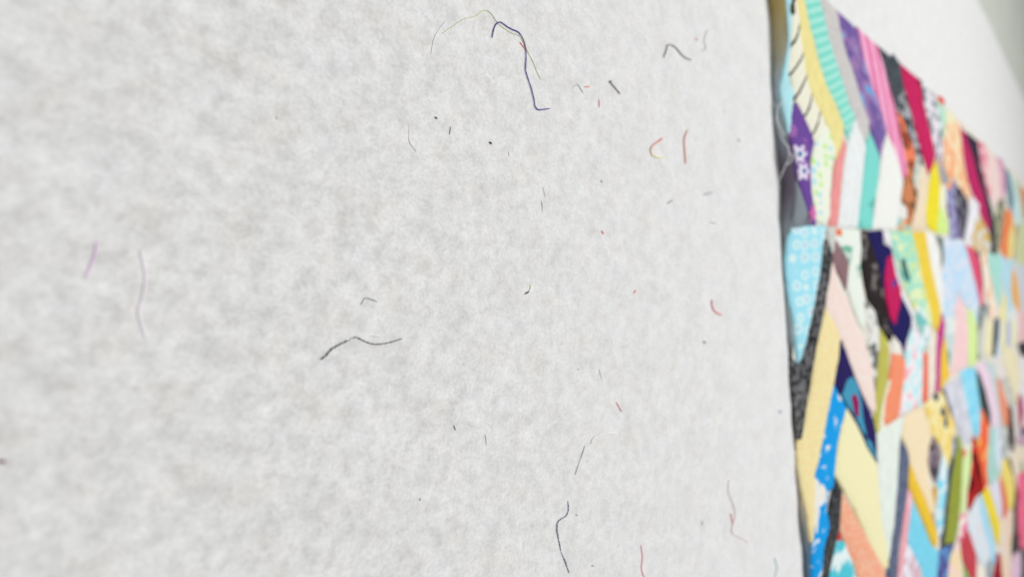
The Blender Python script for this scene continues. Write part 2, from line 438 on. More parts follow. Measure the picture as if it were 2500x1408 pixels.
PATCHES = [
# ---- first row, near end
('a', [(425,-60),(470,-60),(475,140),(462,330),(440,600),(455,700),(497,790),(480,930),(460,1130),(430,1140),(375,960),(352,830),(375,700),(420,570),(440,450),(450,250)], P((175,222,236))),
('a', [(470,-60),(505,-60),(530,130),(555,350),(590,600),(640,800),(730,980),(760,1050),(670,1230),(630,1140),(560,970),(500,850),(480,740),(445,600),(465,380)], fabric('lines', (226,224,205), (52,50,48)), ((550,400),(450,610),(580,605))),
('a', [(490,-60),(565,-60),(610,150),(680,430),(760,720),(850,900),(920,1080),(900,1250),(855,1370),(825,1280),(780,1090),(700,930),(620,780),(580,570),(550,350),(530,130)], P((234,217,148))),
('a', [(565,-60),(695,-60),(745,120),(790,330),(850,530),(920,740),(960,880),(1015,1000),(960,1190),(920,1080),(850,900),(760,720),(680,430),(610,150)], fabric('stripes', (122,206,190), (165,222,208)), ((640,140),(745,112),(652,228))),
('a', [(695,-60),(760,-10),(860,90),(890,250),(930,420),(980,560),(1010,640),(1040,760),(1080,880),(1140,1040),(1130,1180),(1080,1220),(1040,1120),(1015,1010),(960,880),(920,740),(850,530),(790,330),(745,120)], T((184,180,178),(206,203,200))),
('a', [(855,85),(1000,220),(1040,250),(1085,480),(1130,640),(1180,780),(1240,950),(1290,1120),(1260,1250),(1225,1408),(1200,1300),(1170,1170),(1130,1030),(1075,870),(1035,750),(1000,620),(950,470),(900,300)], B((108,88,150),(150,118,165),(105,160,208))),
('a', [(1040,235),(1210,400),(1260,560),(1310,760),(1365,940),(1395,1130),(1450,1370),(1465,1500),(1440,1540),(1400,1440),(1350,1300),(1290,1120),(1240,950),(1180,780),(1130,640),(1085,480)], fabric('stripes', (255,172,202),(214,98,146)), ((1150,400),(1225,800),(1212,400))),
('a', [(1210,390),(1330,500),(1350,470),(1400,540),(1420,680),(1440,780),(1400,830),(1370,970),(1310,770),(1260,570)], T((54,60,66),(84,92,98))),
('a', [(1370,800),(1440,770),(1480,920),(1530,1120),(1570,1260),(1600,1420),(1560,1480),(1540,1330),(1480,1180),(1440,1060),(1400,960)], B((58,60,64),(160,165,170), s=2.0)),
('a', [(1365,960),(1400,960),(1450,1080),(1500,1200),(1540,1340),(1560,1400),(1520,1520),(1470,1560),(1450,1380),(1400,1130)], B((228,125,90),(140,70,48))),
('a', [(1405,545),(1540,660),(1585,690),(1600,860),(1640,1040),(1690,1240),(1710,1330),(1690,1408),(1650,1500),(1600,1330),(1570,1250),(1530,1100),(1490,930),(1450,780),(1420,650)], T((178,26,78),(198,50,102))),
('a', [(1540,660),(1585,695),(1605,890),(1640,1040),(1620,1030),(1590,900),(1565,760)], P((50,42,48))),
('a', [(1590,750),(1640,770),(1700,820),(1720,930),(1760,1100),(1770,1300),(1760,1420),(1710,1330),(1650,1060),(1610,900)], B((110,125,130),(225,218,226), s=1.4)),
('a', [(1690,800),(1720,850),(1790,930),(1800,1040),(1770,1200),(1750,1060),(1720,950)], P((182,216,198))),
('a', [(1715,830),(1760,832),(1790,870),(1775,912),(1740,920),(1712,880)], P((215,55,38))),
('a', [(1790,930),(1860,990),(1880,1010),(1850,1120),(1800,1060)], P((240,225,185))),
('a', [(1800,1060),(1860,1000),(1910,1060),(1930,1230),(1950,1408),(2010,1700),(1960,1740),(1900,1620),(1860,1500),(1830,1680),(1790,1500),(1775,1280)], B((238,160,115),(245,208,172))),
('a', [(1910,1060),(1960,1150),(2040,1408),(2110,1640),(2150,1800),(2190,1950),(2170,2000),(2100,1850),(2030,1680),(1970,1480),(1930,1250)], P((184,44,98))),
('a', [(1960,1130),(2065,1210),(2090,1408),(2140,1600),(2190,1800),(2210,2000),(2230,2160),(2190,2160),(2170,1950),(2120,1680),(2050,1408)], P((54,48,64))),
('a', [(2065,1200),(2120,1230),(2160,1330),(2150,1500),(2190,1700),(2160,1720),(2120,1560),(2080,1330)], B((205,90,115),(245,190,192), s=1.6)),
('a', [(2110,1240),(2230,1370),(2290,1450),(2280,1680),(2230,1780),(2190,1700),(2150,1450)], P((240,205,200))),
# first row, far end
('f', [(1820,20),(1910,70),(1950,300),(1960,560),(1900,700),(1870,500),(1850,250)], P((205,150,180))),
('f', [(1945,190),(2010,250),(2050,450),(2090,700),(2060,850),(2010,800),(1990,600),(1960,400)], P((108,138,148))),
('f', [(2010,260),(2080,340),(2130,560),(2180,800),(2200,1080),(2130,1100),(2090,900),(2070,650)], P((200,222,222))),
('f', [(2040,480),(2090,650),(2140,900),(2130,1060),(2070,900),(2020,700)], P((170,205,224))),
('f', [(2080,330),(2180,450),(2240,800),(2240,1400),(2150,1400),(2190,1080),(2150,700)], P((185,195,165))),
('f', [(2180,480),(2300,560),(2300,1000),(2230,900)], P((225,130,110))),
('f', [(1830,700),(1900,650),(1950,800),(1930,1000),(1890,1300),(1830,1600),(1790,1500),(1780,1100),(1810,900)], B((185,185,150),(82,86,80), s=1.4)),
('f', [(1930,850),(2050,850),(2060,1050),(2000,1300),(1990,1700),(1890,1550),(1880,1300),(1910,1000)], P((235,132,86))),
('f', [(2050,850),(2090,1050),(2120,1200),(2080,1640),(1990,1700),(2000,1300),(2060,1050)], P((240,216,142))),
('f', [(2090,1060),(2150,1100),(2110,1400),(2100,1650),(2060,1650),(2090,1300)], P((150,110,115))),
('f', [(2150,1100),(2250,1000),(2300,1700),(2130,1850),(2110,1500)], P((200,205,160))),
# first row, lower half
('b', [(510,-350),(560,-270),(640,-90),(668,0),(640,90),(630,200),(640,400),(660,560),(680,700),(640,700),(600,560),(560,420),(520,280),(480,180),(450,110),(445,0),(455,-90),(480,-250)], B((104,72,146),(104,72,146),(150,100,165), s=1.2)),
('b', [(680,-10),(740,-190),(790,-130),(830,0),(850,60),(820,220),(800,440),(800,620),(770,690),(690,670),(650,520),(630,330),(640,130)], fabric('dots', (226,235,214),(172,214,226),(188,226,140))),
('b', [(905,-70),(945,20),(920,170),(895,420),(870,700),(800,710),(805,520),(830,300),(870,50)], P((250,150,148))),
('b', [(1020,-210),(1080,-60),(1110,30),(1090,220),(1060,500),(1040,720),(865,715),(890,500),(920,200),(960,0)], P((226,232,238))),
('b', [(1140,-100),(1190,20),(1230,120),(1215,300),(1180,560),(1165,730),(1040,725),(1060,480),(1100,200),(1115,0)], B((122,206,196),(122,206,196),(76,158,148), s=.55)),
('b', [(1290,-80),(1350,40),(1400,200),(1430,330),(1400,520),(1370,740),(1165,735),(1190,520),(1230,250),(1250,60)], T((222,224,216),(234,236,228))),
('f', [(420,100),(480,200),(520,450),(580,550),(560,750),(500,1000),(450,1120),(420,950),(350,700),(370,400),(400,330)], B((98,70,50),(195,125,85), s=.8)),
('f', [(300,720),(400,780),(430,950),(400,1000),(280,960)], P((228,225,220))),
('f', [(270,985),(400,1010),(460,1150),(300,1170)], B((225,165,118),(120,200,200))),
('f', [(530,0),(600,-50),(640,150),(600,400),(580,560),(540,480),(500,250)], B((222,214,200),(175,195,185), s=1.5)),
('f', [(620,150),(700,180),(760,380),(740,560),(720,750),(700,950),(720,1150),(480,1160),(520,1000),(560,850),(590,650),(600,400)], P((235,212,185))),
('f', [(860,80),(900,250),(930,450),(925,700),(900,950),(885,1190),(780,1150),(720,1040),(715,850),(745,600),(790,350),(830,150)], P((250,214,52))),
('f', [(920,800),(970,830),(1030,950),(1060,1100),(1060,1220),(885,1215),(900,1000)], P((205,236,140))),
('f', [(930,560),(980,450),(1020,600),(1030,800),(1040,960),(970,830),(920,790)], P((232,230,205))),
('f', [(890,100),(960,-60),(1000,200),(1110,330),(1100,420),(1020,440),(930,400),(900,250)], B((190,165,155),(140,150,155))),
('f', [(1160,50),(1200,100),(1260,330),(1330,500),(1290,500),(1210,430),(1180,250)], P((225,222,170))),
('f', [(1130,370),(1190,420),(1160,650),(1190,900),(1230,1150),(1260,1280),(1100,1300),(1090,1000),(1050,800),(1050,560)], B((108,88,135),(160,165,200), s=1.3)),
('f', [(1210,430),(1290,500),(1350,620),(1380,850),(1360,1050),(1310,1300),(1270,1350),(1200,1000),(1180,700)], B((112,112,118),(58,52,70))),
('f', [(1450,640),(1540,720),(1540,900),(1480,1050),(1420,1300),(1380,1420),(1320,1350),(1340,1100),(1400,850)], P((225,225,236))),
('f', [(1520,900),(1620,1050),(1700,1200),(1740,1450),(1650,1600),(1540,1580),(1440,1450),(1430,1150)], B((205,205,200),(202,165,82), s=1.2)),
('f', [(1650,700),(1740,800),(1790,1100),(1800,1400),(1790,1600),(1720,1500),(1700,1200),(1640,950)], P((45,52,58))),
('b', [(500,330),(545,400),(600,560),(650,700),(490,715),(445,640),(440,430)], fabric('blotch', (104,98,112), (128,136,142), scale=.6)),  # dark filler scrap, its colour standing in for the edge's shaded underside
# ---- second row, near end
('b', [(490,730),(620,705),(775,715),(740,900),(715,1150),(680,1330),(620,1620),(560,1850),(530,1890),(510,1720),(490,1500),(455,1330),(425,1120),(425,920),(450,800)], fabric('rings', (156,215,231),(206,232,242),(218,200,216))),
('c', [(745,-440),(800,-360),(825,-260),(800,-60),(770,100),(740,260),(690,500),(650,760),(610,980),(560,1320),(530,1300),(480,950),(455,700),(440,620),(530,670),(600,430),(680,110),(715,-90)], T((28,28,30),(118,118,120), s=.6)),
('c', [(830,-210),(870,-60),(950,120),(1040,330),(1110,500),(1170,720),(1200,1080),(1150,1060),(1060,880),(960,620),(890,440),(830,290),(775,200),(770,60)], T((236,205,196),(244,219,212))),
('c', [(770,190),(830,290),(890,430),(870,620),(830,850),(780,1080),(745,1290),(700,1520),(668,1620),(668,1930),(655,2190),(635,2190),(600,1900),(550,1670),(515,1450),(520,1330),(560,1300),(610,980),(650,760),(690,500),(740,260)], T((236,208,152),(244,221,170))),
('c', [(900,450),(960,620),(1060,880),(1150,1070),(1195,1240),(1205,1520),(1120,1380),(1030,1180),(930,1010),(850,850),(860,700),(885,560)], P((44,36,90))),
('c', [(835,830),(945,1040),(890,1230),(860,1400),(845,1600),(830,1720),(790,1760),(775,1900),(800,2060),(750,2260),(730,2560),(660,2560),(650,2230),(665,1930),(668,1620),(700,1500),(745,1250),(780,1050)], B((28,150,220),(28,150,220),(226,230,236), s=2.2)),
('d', [(670,545),(775,560),(780,640),(770,800),(720,820),(690,1100),(665,1110),(655,850)], P((230,228,218))),
('c', [(945,1040),(1030,1180),(1120,1380),(1205,1520),(1215,1700),(1240,2000),(1290,2200),(1305,2400),(1250,2440),(1180,2300),(1080,2060),(970,1830),(905,1720),(845,1600),(870,1380),(895,1200)], fabric('stripes', (236,218,168),(246,232,192)), ((980,1200),(1150,1650),(1010,1195))),
('d', [(850,560),(905,660),(890,850),(870,1050),(830,1200),(790,1408),(780,1560),(690,1560),(740,1250),(790,1000),(800,800),(835,640)], T((36,36,38),(84,86,88))),
('d', [(910,700),(970,800),(1060,960),(1150,1130),(1260,1300),(1300,1560),(1080,1560),(1000,1280),(930,1120),(890,1000),(890,850)], T((240,150,118),(250,188,160))),
('d', [(868,1010),(900,1050),(890,1095),(862,1085)], P((205,55,65))),
('d', [(860,1100),(930,1110),(990,1260),(1070,1560),(770,1560),(810,1300)], B((216,238,236),(80,190,205))),
('d', [(1200,170),(1400,40),(1440,40),(1400,230),(1380,600),(1350,950),(1310,1250),(1290,1230),(1240,980),(1215,650),(1210,440)], P((222,231,221))),
('d', [(1415,230),(1460,300),(1480,400),(1470,640),(1430,900),(1390,1180),(1370,1560),(1270,1560),(1310,1250),(1350,900),(1380,560),(1390,350)], T((62,72,98),(120,128,150))),
# second row, upper half
('b', [(775,715),(850,740),(830,960),(790,830)], P((205,206,200))),
('b', [(840,742),(905,740),(905,790),(865,795)], P((235,120,85))),
('b', [(900,740),(1060,740),(1070,900),(1060,1100),(1090,1300),(1110,1600),(1060,1560),(1000,1400),(950,1230),(960,1030),(900,900),(840,830),(850,790),(905,790)], B((222,228,218),(222,228,218),(112,172,152))),
('b', [(850,820),(900,900),(960,1020),(955,1160),(940,1250),(900,1150),(830,1030),(820,960)], P((140,110,115))),
('b', [(1070,750),(1120,750),(1170,900),(1220,1050),(1250,1240),(1290,1450),(1340,1650),(1320,1700),(1240,1580),(1190,1500),(1130,1350),(1100,1200),(1070,1000)], B((44,38,38),(44,38,38),(120,112,112), s=1.3)),
('c', [(1100,100),(1180,200),(1220,400),(1220,560),(1200,700),(1190,900),(1150,700),(1130,500),(1160,380),(1100,270)], B((105,106,106),(218,218,212), s=1.4)),
('b', [(1130,755),(1255,750),(1270,870),(1330,900),(1370,1100),(1420,1300),(1510,1440),(1510,1540),(1460,1700),(1440,1830),(1370,1680),(1330,1600),(1280,1350),(1230,1150),(1170,950)], P((36,33,88))),
('b', [(1260,750),(1310,760),(1340,920),(1380,1080),(1420,1250),(1500,1400),(1540,1540),(1530,1620),(1500,1560),(1470,1460),(1420,1360),(1380,1220),(1340,1080),(1330,900),(1280,850)], P((230,228,232))),
('b', [(1310,760),(1500,750),(1540,900),(1570,1060),(1600,1200),(1650,1380),(1680,1560),(1640,1580),(1580,1500),(1520,1400),(1450,1250),(1400,1100),(1360,950)], B((216,226,180),(150,212,192),(228,222,110))),
('b', [(1500,765),(1620,760),(1640,900),(1690,1150),(1745,1400),(1750,1500),(1720,1620),(1680,1550),(1640,1400),(1590,1180),(1550,980)], P((248,200,74))),
('b', [(1620,760),(1700,790),(1740,900),(1760,1150),(1770,1400),(1790,1480),(1750,1450),(1690,1150),(1640,900)], P((232,230,226))),
('b', [(1710,790),(1770,810),(1780,1000),(1765,1080),(1740,900)], P((110,116,110))),
('b', [(1770,810),(1850,830),(1930,820),(1970,900),(2010,1050),(2050,1200),(2090,1408),(2070,1500),(2060,1640),(2000,1420),(1980,1400),(1900,1280),(1870,1450),(1850,1600),(1780,1500),(1765,1200),(1770,1000)], B((208,213,224),(178,208,234))),
('b', [(1955,870),(2030,900),(2080,1000),(2100,1150),(2110,1300),(2120,1400),(2090,1400),(2060,1250),(2010,1060)], P((214,84,116))),
('b', [(2030,885),(2075,920),(2105,1100),(2115,1260),(2095,1130),(2075,1000)], P((62,42,48))),
('c', [(1530,130),(1600,170),(1650,330),(1660,480),(1600,560),(1590,450),(1540,280)], B((118,185,180),(226,228,232), s=1.3)),
('c', [(1470,420),(1540,340),(1590,450),(1600,560),(1600,680),(1590,1010),(1500,1060),(1420,1110),(1400,1080),(1430,850),(1450,600)], B((184,222,224),(226,226,234),(232,170,180), s=1.3)),
('c', [(1350,420),(1400,480),(1440,590),(1340,580)], P((232,225,215))),
('c', [(1340,570),(1410,575),(1450,640),(1430,850),(1400,1020),(1390,1120),(1280,1190),(1260,1150),(1280,950),(1310,800)], T((234,128,94),(246,152,118))),
('c', [(1240,370),(1290,450),(1310,560),(1290,850),(1250,1000),(1220,1250),(1190,1250),(1190,1000),(1210,700),(1215,500)], P((186,182,90))),
('c', [(1310,800),(1340,780),(1280,950),(1260,1150),(1280,1200),(1200,1250),(1230,1100),(1270,900)], P((228,226,205))),
('c', [(1610,550),(1640,580),(1640,780),(1640,980),(1590,1000),(1600,750)], P((230,110,85))),
('c', [(1650,480),(1700,380),(1720,400),(1705,650),(1700,900),(1650,960),(1645,700)], P((232,220,205))),
('c', [(1755,230),(1785,290),(1780,400),(1750,600),(1740,900),(1700,910),(1710,650),(1720,400)], T((172,46,116),(200,80,146))),
('c', [(1770,420),(1800,480),(1810,650),(1830,760),(1760,880),(1745,850),(1755,600)], P((236,192,72))),
('c', [(1800,520),(1830,560),(1820,690),(1790,620)], P((90,150,140))),
('c', [(1790,250),(1860,150),(1880,300),(1870,480),(1840,700),(1820,760),(1800,500),(1790,380)], B((215,221,216),(190,205,205))),
('c', [(1910,60),(1950,160),(1985,350),(1985,550),(1980,700),(1900,730),(1830,760),(1850,550),(1870,320),(1880,150)], T((238,184,186),(248,210,208))),
('c', [(2000,170),(2060,250),(2065,450),(2060,640),(2000,700),(1985,500),(1985,330)], T((196,222,138),(214,234,164))),
('c', [(2070,160),(2120,160),(2110,300),(2080,420),(2070,560),(2090,620),(2050,640),(2060,450)], B((70,76,76),(150,156,150), s=2)),
# second row, far end
('g', [(1540,320),(1650,340),(1690,600),(1760,900),(1800,1200),(1830,1408),(1720,1400),(1650,1000),(1590,700)], B((236,222,205),(236,190,165))),
('g', [(1650,340),(1880,370),(1880,700),(1900,1000),(1860,1200),(1800,1000),(1720,650)], P((165,215,205))),
('g', [(1880,370),(2060,400),(2050,700),(2040,1000),(2080,1300),(1990,1400),(1960,1000),(1910,800)], P((178,215,230))),
('g', [(2060,400),(2200,450),(2300,500),(2300,1408),(2190,1400),(2150,900),(2080,620)], P((200,206,212))),
('g', [(2050,600),(2110,680),(2150,900),(2180,1250),(2130,1350),(2090,1200),(2050,900)], P((232,170,92))),
('h', [(1900,0),(1990,60),(1960,300),(1960,700),(1920,780),(1880,500),(1870,200)], P((235,222,165))),
('h', [(1650,250),(1740,250),(1760,400),(1740,800),(1700,870),(1620,750),(1640,450)], P((238,222,180))),
('h', [(1560,150),(1660,130),(1640,450),(1620,780),(1700,860),(1540,880),(1520,600)], P((205,205,198))),
('h', [(1800,200),(1860,230),(1840,550),(1800,820),(1750,820),(1770,500)], P((66,72,82))),
('h', [(1860,230),(1910,250),(1880,600),(1870,800),(1800,900),(1810,800),(1845,550)], P((205,218,228))),
('h', [(1960,260),(2030,300),(2030,650),(1990,720),(1960,600)], P((172,184,216))),
('h', [(2030,300),(2110,200),(2130,600),(2080,650),(2010,720),(2030,600)], P((230,225,188))),
('h', [(2010,60),(2130,0),(2150,400),(2130,600),(2100,200),(2030,300),(1990,250)], P((220,225,228))),
('h', [(2130,50),(2300,0),(2300,600),(2170,620),(2150,400)], P((240,190,190))),
('h', [(2150,640),(2300,560),(2300,900),(2200,800)], P((60,60,62))),
# ---- third row
('i', [(1000,150),(1230,0),(1260,60),(1330,350),(1400,700),(1440,900),(1420,1000),(1340,1080),(1260,950),(1160,650),(1080,400)], B((210,210,218),(192,194,204))),
('i', [(1250,-130),(1480,-150),(1520,150),(1560,450),(1560,850),(1530,960),(1440,830),(1400,650),(1320,300)], B((122,200,228),(150,212,232))),
('i', [(1480,-130),(1560,-30),(1640,200),(1720,550),(1720,760),(1650,650),(1560,400),(1520,100)], P((58,68,70))),
('i', [(1500,-170),(1620,-230),(1700,-80),(1790,300),(1840,550),(1850,800),(1750,780),(1700,500),(1620,150),(1560,-30)], P((228,205,220))),
('i', [(1630,-250),(1780,-200),(1800,0),(1850,400),(1900,700),(1850,760),(1830,500),(1760,150)], P((190,205,205))),
('i', [(1830,0),(1880,100),(1960,350),(2000,600),(1990,760),(1930,750),(1880,500),(1840,250)], P((238,145,115))),
('i', [(1880,60),(2000,0),(2100,300),(2080,450),(2000,480),(1940,250)], B((206,201,190),(180,178,170))),
('i', [(1990,440),(2060,480),(2080,750),(2100,1000),(2080,1160),(2040,1150),(2020,900),(1990,650)], B((105,80,85),(56,40,36))),
('i', [(1960,-500),(2120,-350),(2180,0),(2150,250),(2130,420),(2080,350),(2010,0),(1940,-250)], P((238,220,185))),
('i', [(1800,-250),(1900,-200),(1960,0),(1890,60),(1830,0),(1800,-60)], P((222,216,212))),
('i', [(2180,-300),(2300,-350),(2300,500),(2230,560),(2220,330),(2170,250),(2190,0)], P((225,222,222))),
('i', [(2060,480),(2140,420),(2160,800),(2130,1000),(2100,1000),(2080,750)], P((215,212,205))),
('i', [(2170,250),(2220,330),(2240,560),(2200,850),(2160,700),(2150,500)], P((170,45,100))),
('i', [(2130,950),(2240,850),(2320,900),(2320,1100),(2150,1050)], P((190,160,175))),
('j', [(1700,-350),(1800,-350),(1780,-50),(1800,200),(1850,360),(1760,550),(1690,480),(1660,250),(1680,-50)], P((165,205,195))),
('j', [(1800,-400),(1860,-380),(1880,-100),(1890,150),(1880,340),(1820,260),(1780,-20)], P((205,218,232))),
('j', [(1850,-400),(1960,-420),(2010,-150),(2000,80),(1900,170),(1880,-100)], B((212,212,206),(150,156,156))),
('j', [(1430,-250),(1520,-170),(1510,0),(1560,250),(1640,500),(1610,640),(1500,720),(1400,940),(1370,880),(1380,640),(1420,420),(1440,100)], B((190,46,40),(112,18,28))),
('j', [(1560,-650),(1600,-640),(1690,-420),(1680,0),(1660,300),(1680,520),(1620,620),(1570,400),(1530,100),(1520,-150),(1560,-350)], B((236,100,58),(236,100,58),(245,180,100), s=.8)),
('i', [(380,620),(640,470),(690,520),(760,720),(805,920),(760,1100),(735,1300),(760,1600),(810,1800),(850,2050),(850,2160),(790,2120),(680,1850),(560,1640),(470,1400),(420,1130),(350,960),(330,900),(370,760)], T((234,206,170),(243,219,188))),
('i', [(830,930),(910,1060),(960,1180),(940,1350),(900,1560),(870,1660),(820,1560),(790,1450),(750,1280),(770,1150)], B((74,67,74),(140,124,134), s=2)),
('i', [(690,430),(760,390),(940,220),(990,260),(1060,450),(1160,700),(1170,850),(1120,950),(1130,1150),(1090,1330),(1050,1408),(1000,1300),(950,1100),(870,950),(810,900),(770,700)], B((241,220,166),(236,202,112))),
('i', [(960,180),(1000,200),(1060,400),(1120,600),(1150,690),(1100,690),(1050,560),(1020,400)], P((95,86,106))),
('j', [(1190,-250),(1250,-180),(1285,0),(1275,300),(1265,650),(1240,950),(1210,1250),(1160,1440),(1000,1470),(1030,1200),(1060,850),(1110,450),(1160,150),(1190,0)], T((132,140,52),(152,160,70))),
('j', [(1120,100),(1160,120),(1110,450),(1070,800),(1030,1200),(1000,1460),(960,1500),(960,1300),(1000,950),(1040,600),(1070,350)], P((62,72,78))),
('i', [(1120,920),(1180,960),(1190,1100),(1150,1250),(1100,1210)], B((92,102,130),(150,155,175), s=2)),
('j', [(930,150),(990,50),(1040,250),(1050,350),(1040,600),(1000,900),(980,1200),(940,1350),(890,1300),(860,1100),(890,800),(910,500)], B((128,208,236),(212,226,240))),
('j', [(1340,0),(1420,-30),(1420,200),(1380,500),(1340,700),(1320,950),(1250,990),(1250,750),(1270,400),(1290,150)], P((208,228,165))),
('j', [(1290,0),(1330,-60),(1345,60),(1300,110)], P((220,110,105))),
('i', [(1260,950),(1340,1080),(1430,1000),(1420,1140),(1340,1180),(1290,1100)], P((222,228,205))),
('j', [(460,190),(510,280),(560,430),(650,620),(720,800),(800,1020),(880,1250),(890,1450),(850,1510),(810,1450),(720,1200),(600,900),(500,660),(450,550),(450,400)], P((245,190,60))),
('k', [(510,200),(600,420),(700,650),(800,900),(850,950),(900,1000),(910,1150),(880,1408),(880,1560),(680,1560),(620,1250),(530,1080),(450,900),(430,780),(460,500)], P((122,205,228))),
('k', [(430,20),(500,120),(500,220),(460,500),(430,750),(420,900),(380,1100),(340,1408),(330,1560),(270,1560),(300,1300),(340,900),(380,500),(420,150)], B((234,182,190),(225,160,170), s=1.5)),
('k', [(420,900),(460,920),(540,1080),(630,1270),(680,1560),(320,1560),(370,1150)], B((222,222,232),(205,172,182), s=1.5)),
('k', [(840,0),(890,0),(880,200),(850,400),(830,200)], P((205,165,80))),
('k', [(800,360),(850,380),(870,560),(900,740),(870,700),(820,540)], P((190,170,155))),
# ---- fourth row
('k', [(930,1000),(1000,940),(1170,870),(1140,970),(1090,1100),(1060,1300),(1060,1560),(880,1560),(890,1200),(910,1050)], B((80,70,132),(92,134,184))),
('k', [(950,960),(1010,870),(1190,850),(1150,890),(1000,940)], P((55,50,60))),
('k', [(1160,930),(1220,850),(1250,1000),(1280,1200),(1300,1408),(1300,1560),(1050,1560),(1070,1250),(1100,1050)], B((241,202,196),(242,208,155))),
('k', [(1330,660),(1380,700),(1430,850),(1500,1050),(1500,1300),(1490,1560),(1420,1560),(1350,1300),(1290,1100),(1270,900)], P((190,70,80))),
('k', [(1230,430),(1350,420),(1360,600),(1330,680),(1260,850),(1220,800),(1230,620)], B((225,102,152),(238,226,212), s=1.4)),
('k', [(1280,1130),(1330,1260),(1400,1400),(1420,1560),(1330,1560),(1300,1350)], P((110,170,105))),
('k', [(1380,480),(1460,280),(1530,180),(1560,400),(1620,650),(1700,900),(1720,1100),(1650,1250),(1560,1200),(1480,1000),(1410,750),(1365,600)], B((205,216,222),(205,216,222),(226,196,206), s=1.3)),
('k', [(1540,160),(1590,150),(1660,350),(1720,600),(1790,900),(1800,1150),(1770,1230),(1720,1100),(1680,850),(1600,550),(1550,380)], P((165,210,236))),
('k', [(1640,20),(1700,20),(1740,150),(1800,350),(1860,550),(1870,750),(1850,900),(1810,850),(1750,600),(1660,330),(1600,140)], P((248,208,60))),
('k', [(1740,-100),(1850,-100),(1890,200),(1900,450),(1860,520),(1800,330),(1740,130)], P((212,212,226))),
('k', [(1870,-180),(1930,-50),(1980,200),(1990,400),(1930,560),(1900,300),(1880,50)], P((215,110,85))),
('k', [(1890,-430),(1980,-450),(2080,-150),(2100,50),(2070,350),(2000,330),(1960,50),(1900,-200)], P((240,208,116))),
('k', [(1990,-450),(2030,-450),(2090,-150),(2140,50),(2140,400),(2150,700),(2180,950),(2060,1080),(2040,950),(2070,700),(2080,350),(2110,50)], P((68,70,70))),
('k', [(1880,520),(1990,400),(2070,360),(2070,650),(2040,900),(2050,1080),(2030,1408),(2030,1560),(1920,1560),(1880,1250),(1870,900)], B((215,206,196),(226,192,162))),
('k', [(2160,-200),(2300,-250),(2300,1000),(2190,950),(2140,750),(2140,300)], B((226,106,136),(226,106,136),(165,45,75), s=.6)),
('j', [(2030,100),(2160,-50),(2240,-100),(2300,-150),(2300,300),(2160,350),(2120,500),(2060,300)], P((225,212,190))),
('k', [(2080,1080),(2180,1000),(2200,1200),(2180,1560),(2030,1560)], P((215,185,205))),
('k', [(2190,950),(2300,1000),(2300,1560),(2180,1560),(2200,1200)], P((92,88,92))),
('k', [(1830,1030),(1870,1050),(1890,1300),(1920,1560),(1750,1560),(1790,1280)], P((150,30,50))),
('k', [(1660,1130),(1710,1100),(1750,1300),(1740,1560),(1660,1560)], P((150,160,165))),
('k', [(1500,1200),(1640,1250),(1660,1560),(1490,1560)], P((235,222,210))),
('g', [(1650,1150),(1690,1180),(1660,1408),(1620,1400)], P((110,140,145))),
('g', [(1930,1000),(1970,1050),(1960,1408),(1920,1408)], P((232,215,150))),
('h', [(1540,0),(1620,20),(1560,150),(1590,320),(1545,420),(1520,300)], P((66,68,68))),
('i', [(1990,460),(2030,600),(2040,900),(2020,1000),(2000,750)], P((58,40,34))),
('i', [(2180,850),(2300,760),(2300,900),(2200,960)], P((110,95,130))),
('j', [(2170,60),(2240,150),(2240,300),(2190,330)], P((120,125,115))),
('j', [(2200,650),(2300,600),(2300,1000),(2240,900)], P((120,35,55))),
('f', [(1880,640),(1940,700),(1920,850),(1880,900),(1860,800)], P((92,98,92))),
]
for row in PATCHES:
    patch(row[0], row[1], row[2], uvpx=row[3] if len(row) > 3 else None)
# printed shapes on the cloth
def flower(cx, cy, rx, ry):
    return [(cx + rx * (1 + 0.28 * math.cos(6 * t)) * math.cos(t), cy + ry * (1 + 0.28 * math.cos(6 * t)) * math.sin(t)) for t in (2 * math.pi * i / 36 for i in range(36))]
def disc(cx, cy, rx, ry):
    return [(cx + rx * math.cos(t), cy + ry * math.sin(t)) for t in (2 * math.pi * i / 10 for i in range(10))]
MOTIFS = [
('b', flower(520, 95, 62, 72), B((222,212,232),(222,212,232),(186,168,214), s=3)),
('b', disc(522, 95, 18, 26), P((48,120,160))),
('b', flower(556, 245, 50, 66), B((222,212,232),(222,212,232),(186,168,214), s=3)),
('b', disc(556, 240, 16, 24), P((48,120,160))),
('b', flower(640, 600, 24, 60), P((205,110,170))),
('c', [(930,800),(980,765),(1030,850),(1060,1000),(1075,1150),(1100,1280),(1060,1230),(1000,1100),(930,1010),(890,930)], P((70,150,182))),
('c', [(960,935),(1000,910),(1030,980),(1032,1130),(990,1080)], P((142,28,85))),
('c', [(1090,1290),(1140,1330),(1205,1500),(1120,1380)], P((70,150,182))),
('b', [(1280,980),(1320,960),(1350,1120),(1400,1250),(1390,1380),(1350,1560),(1310,1500),(1270,1330),(1255,1150)], P((190,34,90))),
('b', [(1330,1160),(1362,1170),(1350,1230),(1308,1240)], P((78,70,150))),
('b', [(1395,1000),(1430,985),(1475,1150),(1460,1205),(1420,1130)], P((58,108,110))),
('i', [(850,260),(900,270),(890,350),(860,390),(830,330)], P((70,75,106))),
('i', [(960,430),(1010,560),(1030,700),(1030,780),(990,800),(980,700),(990,610),(920,570)], P((46,50,92))),
('a', [(450,40),(482,25),(488,110),(468,140),(450,105)], P((72,66,56))),
('j', [(1470,170),(1540,180),(1560,330),(1530,440),(1480,400),(1460,300)], P((100,14,26))),
]
for mi, (z, pts, mt) in enumerate(MOTIFS):
    patch(z, pts, mt, lift=0.00118 + 0.00025 * (mi in (1, 3, 6, 9)), name='printed_motif', puff=0.0003, grow=0.0, maxpts=60)

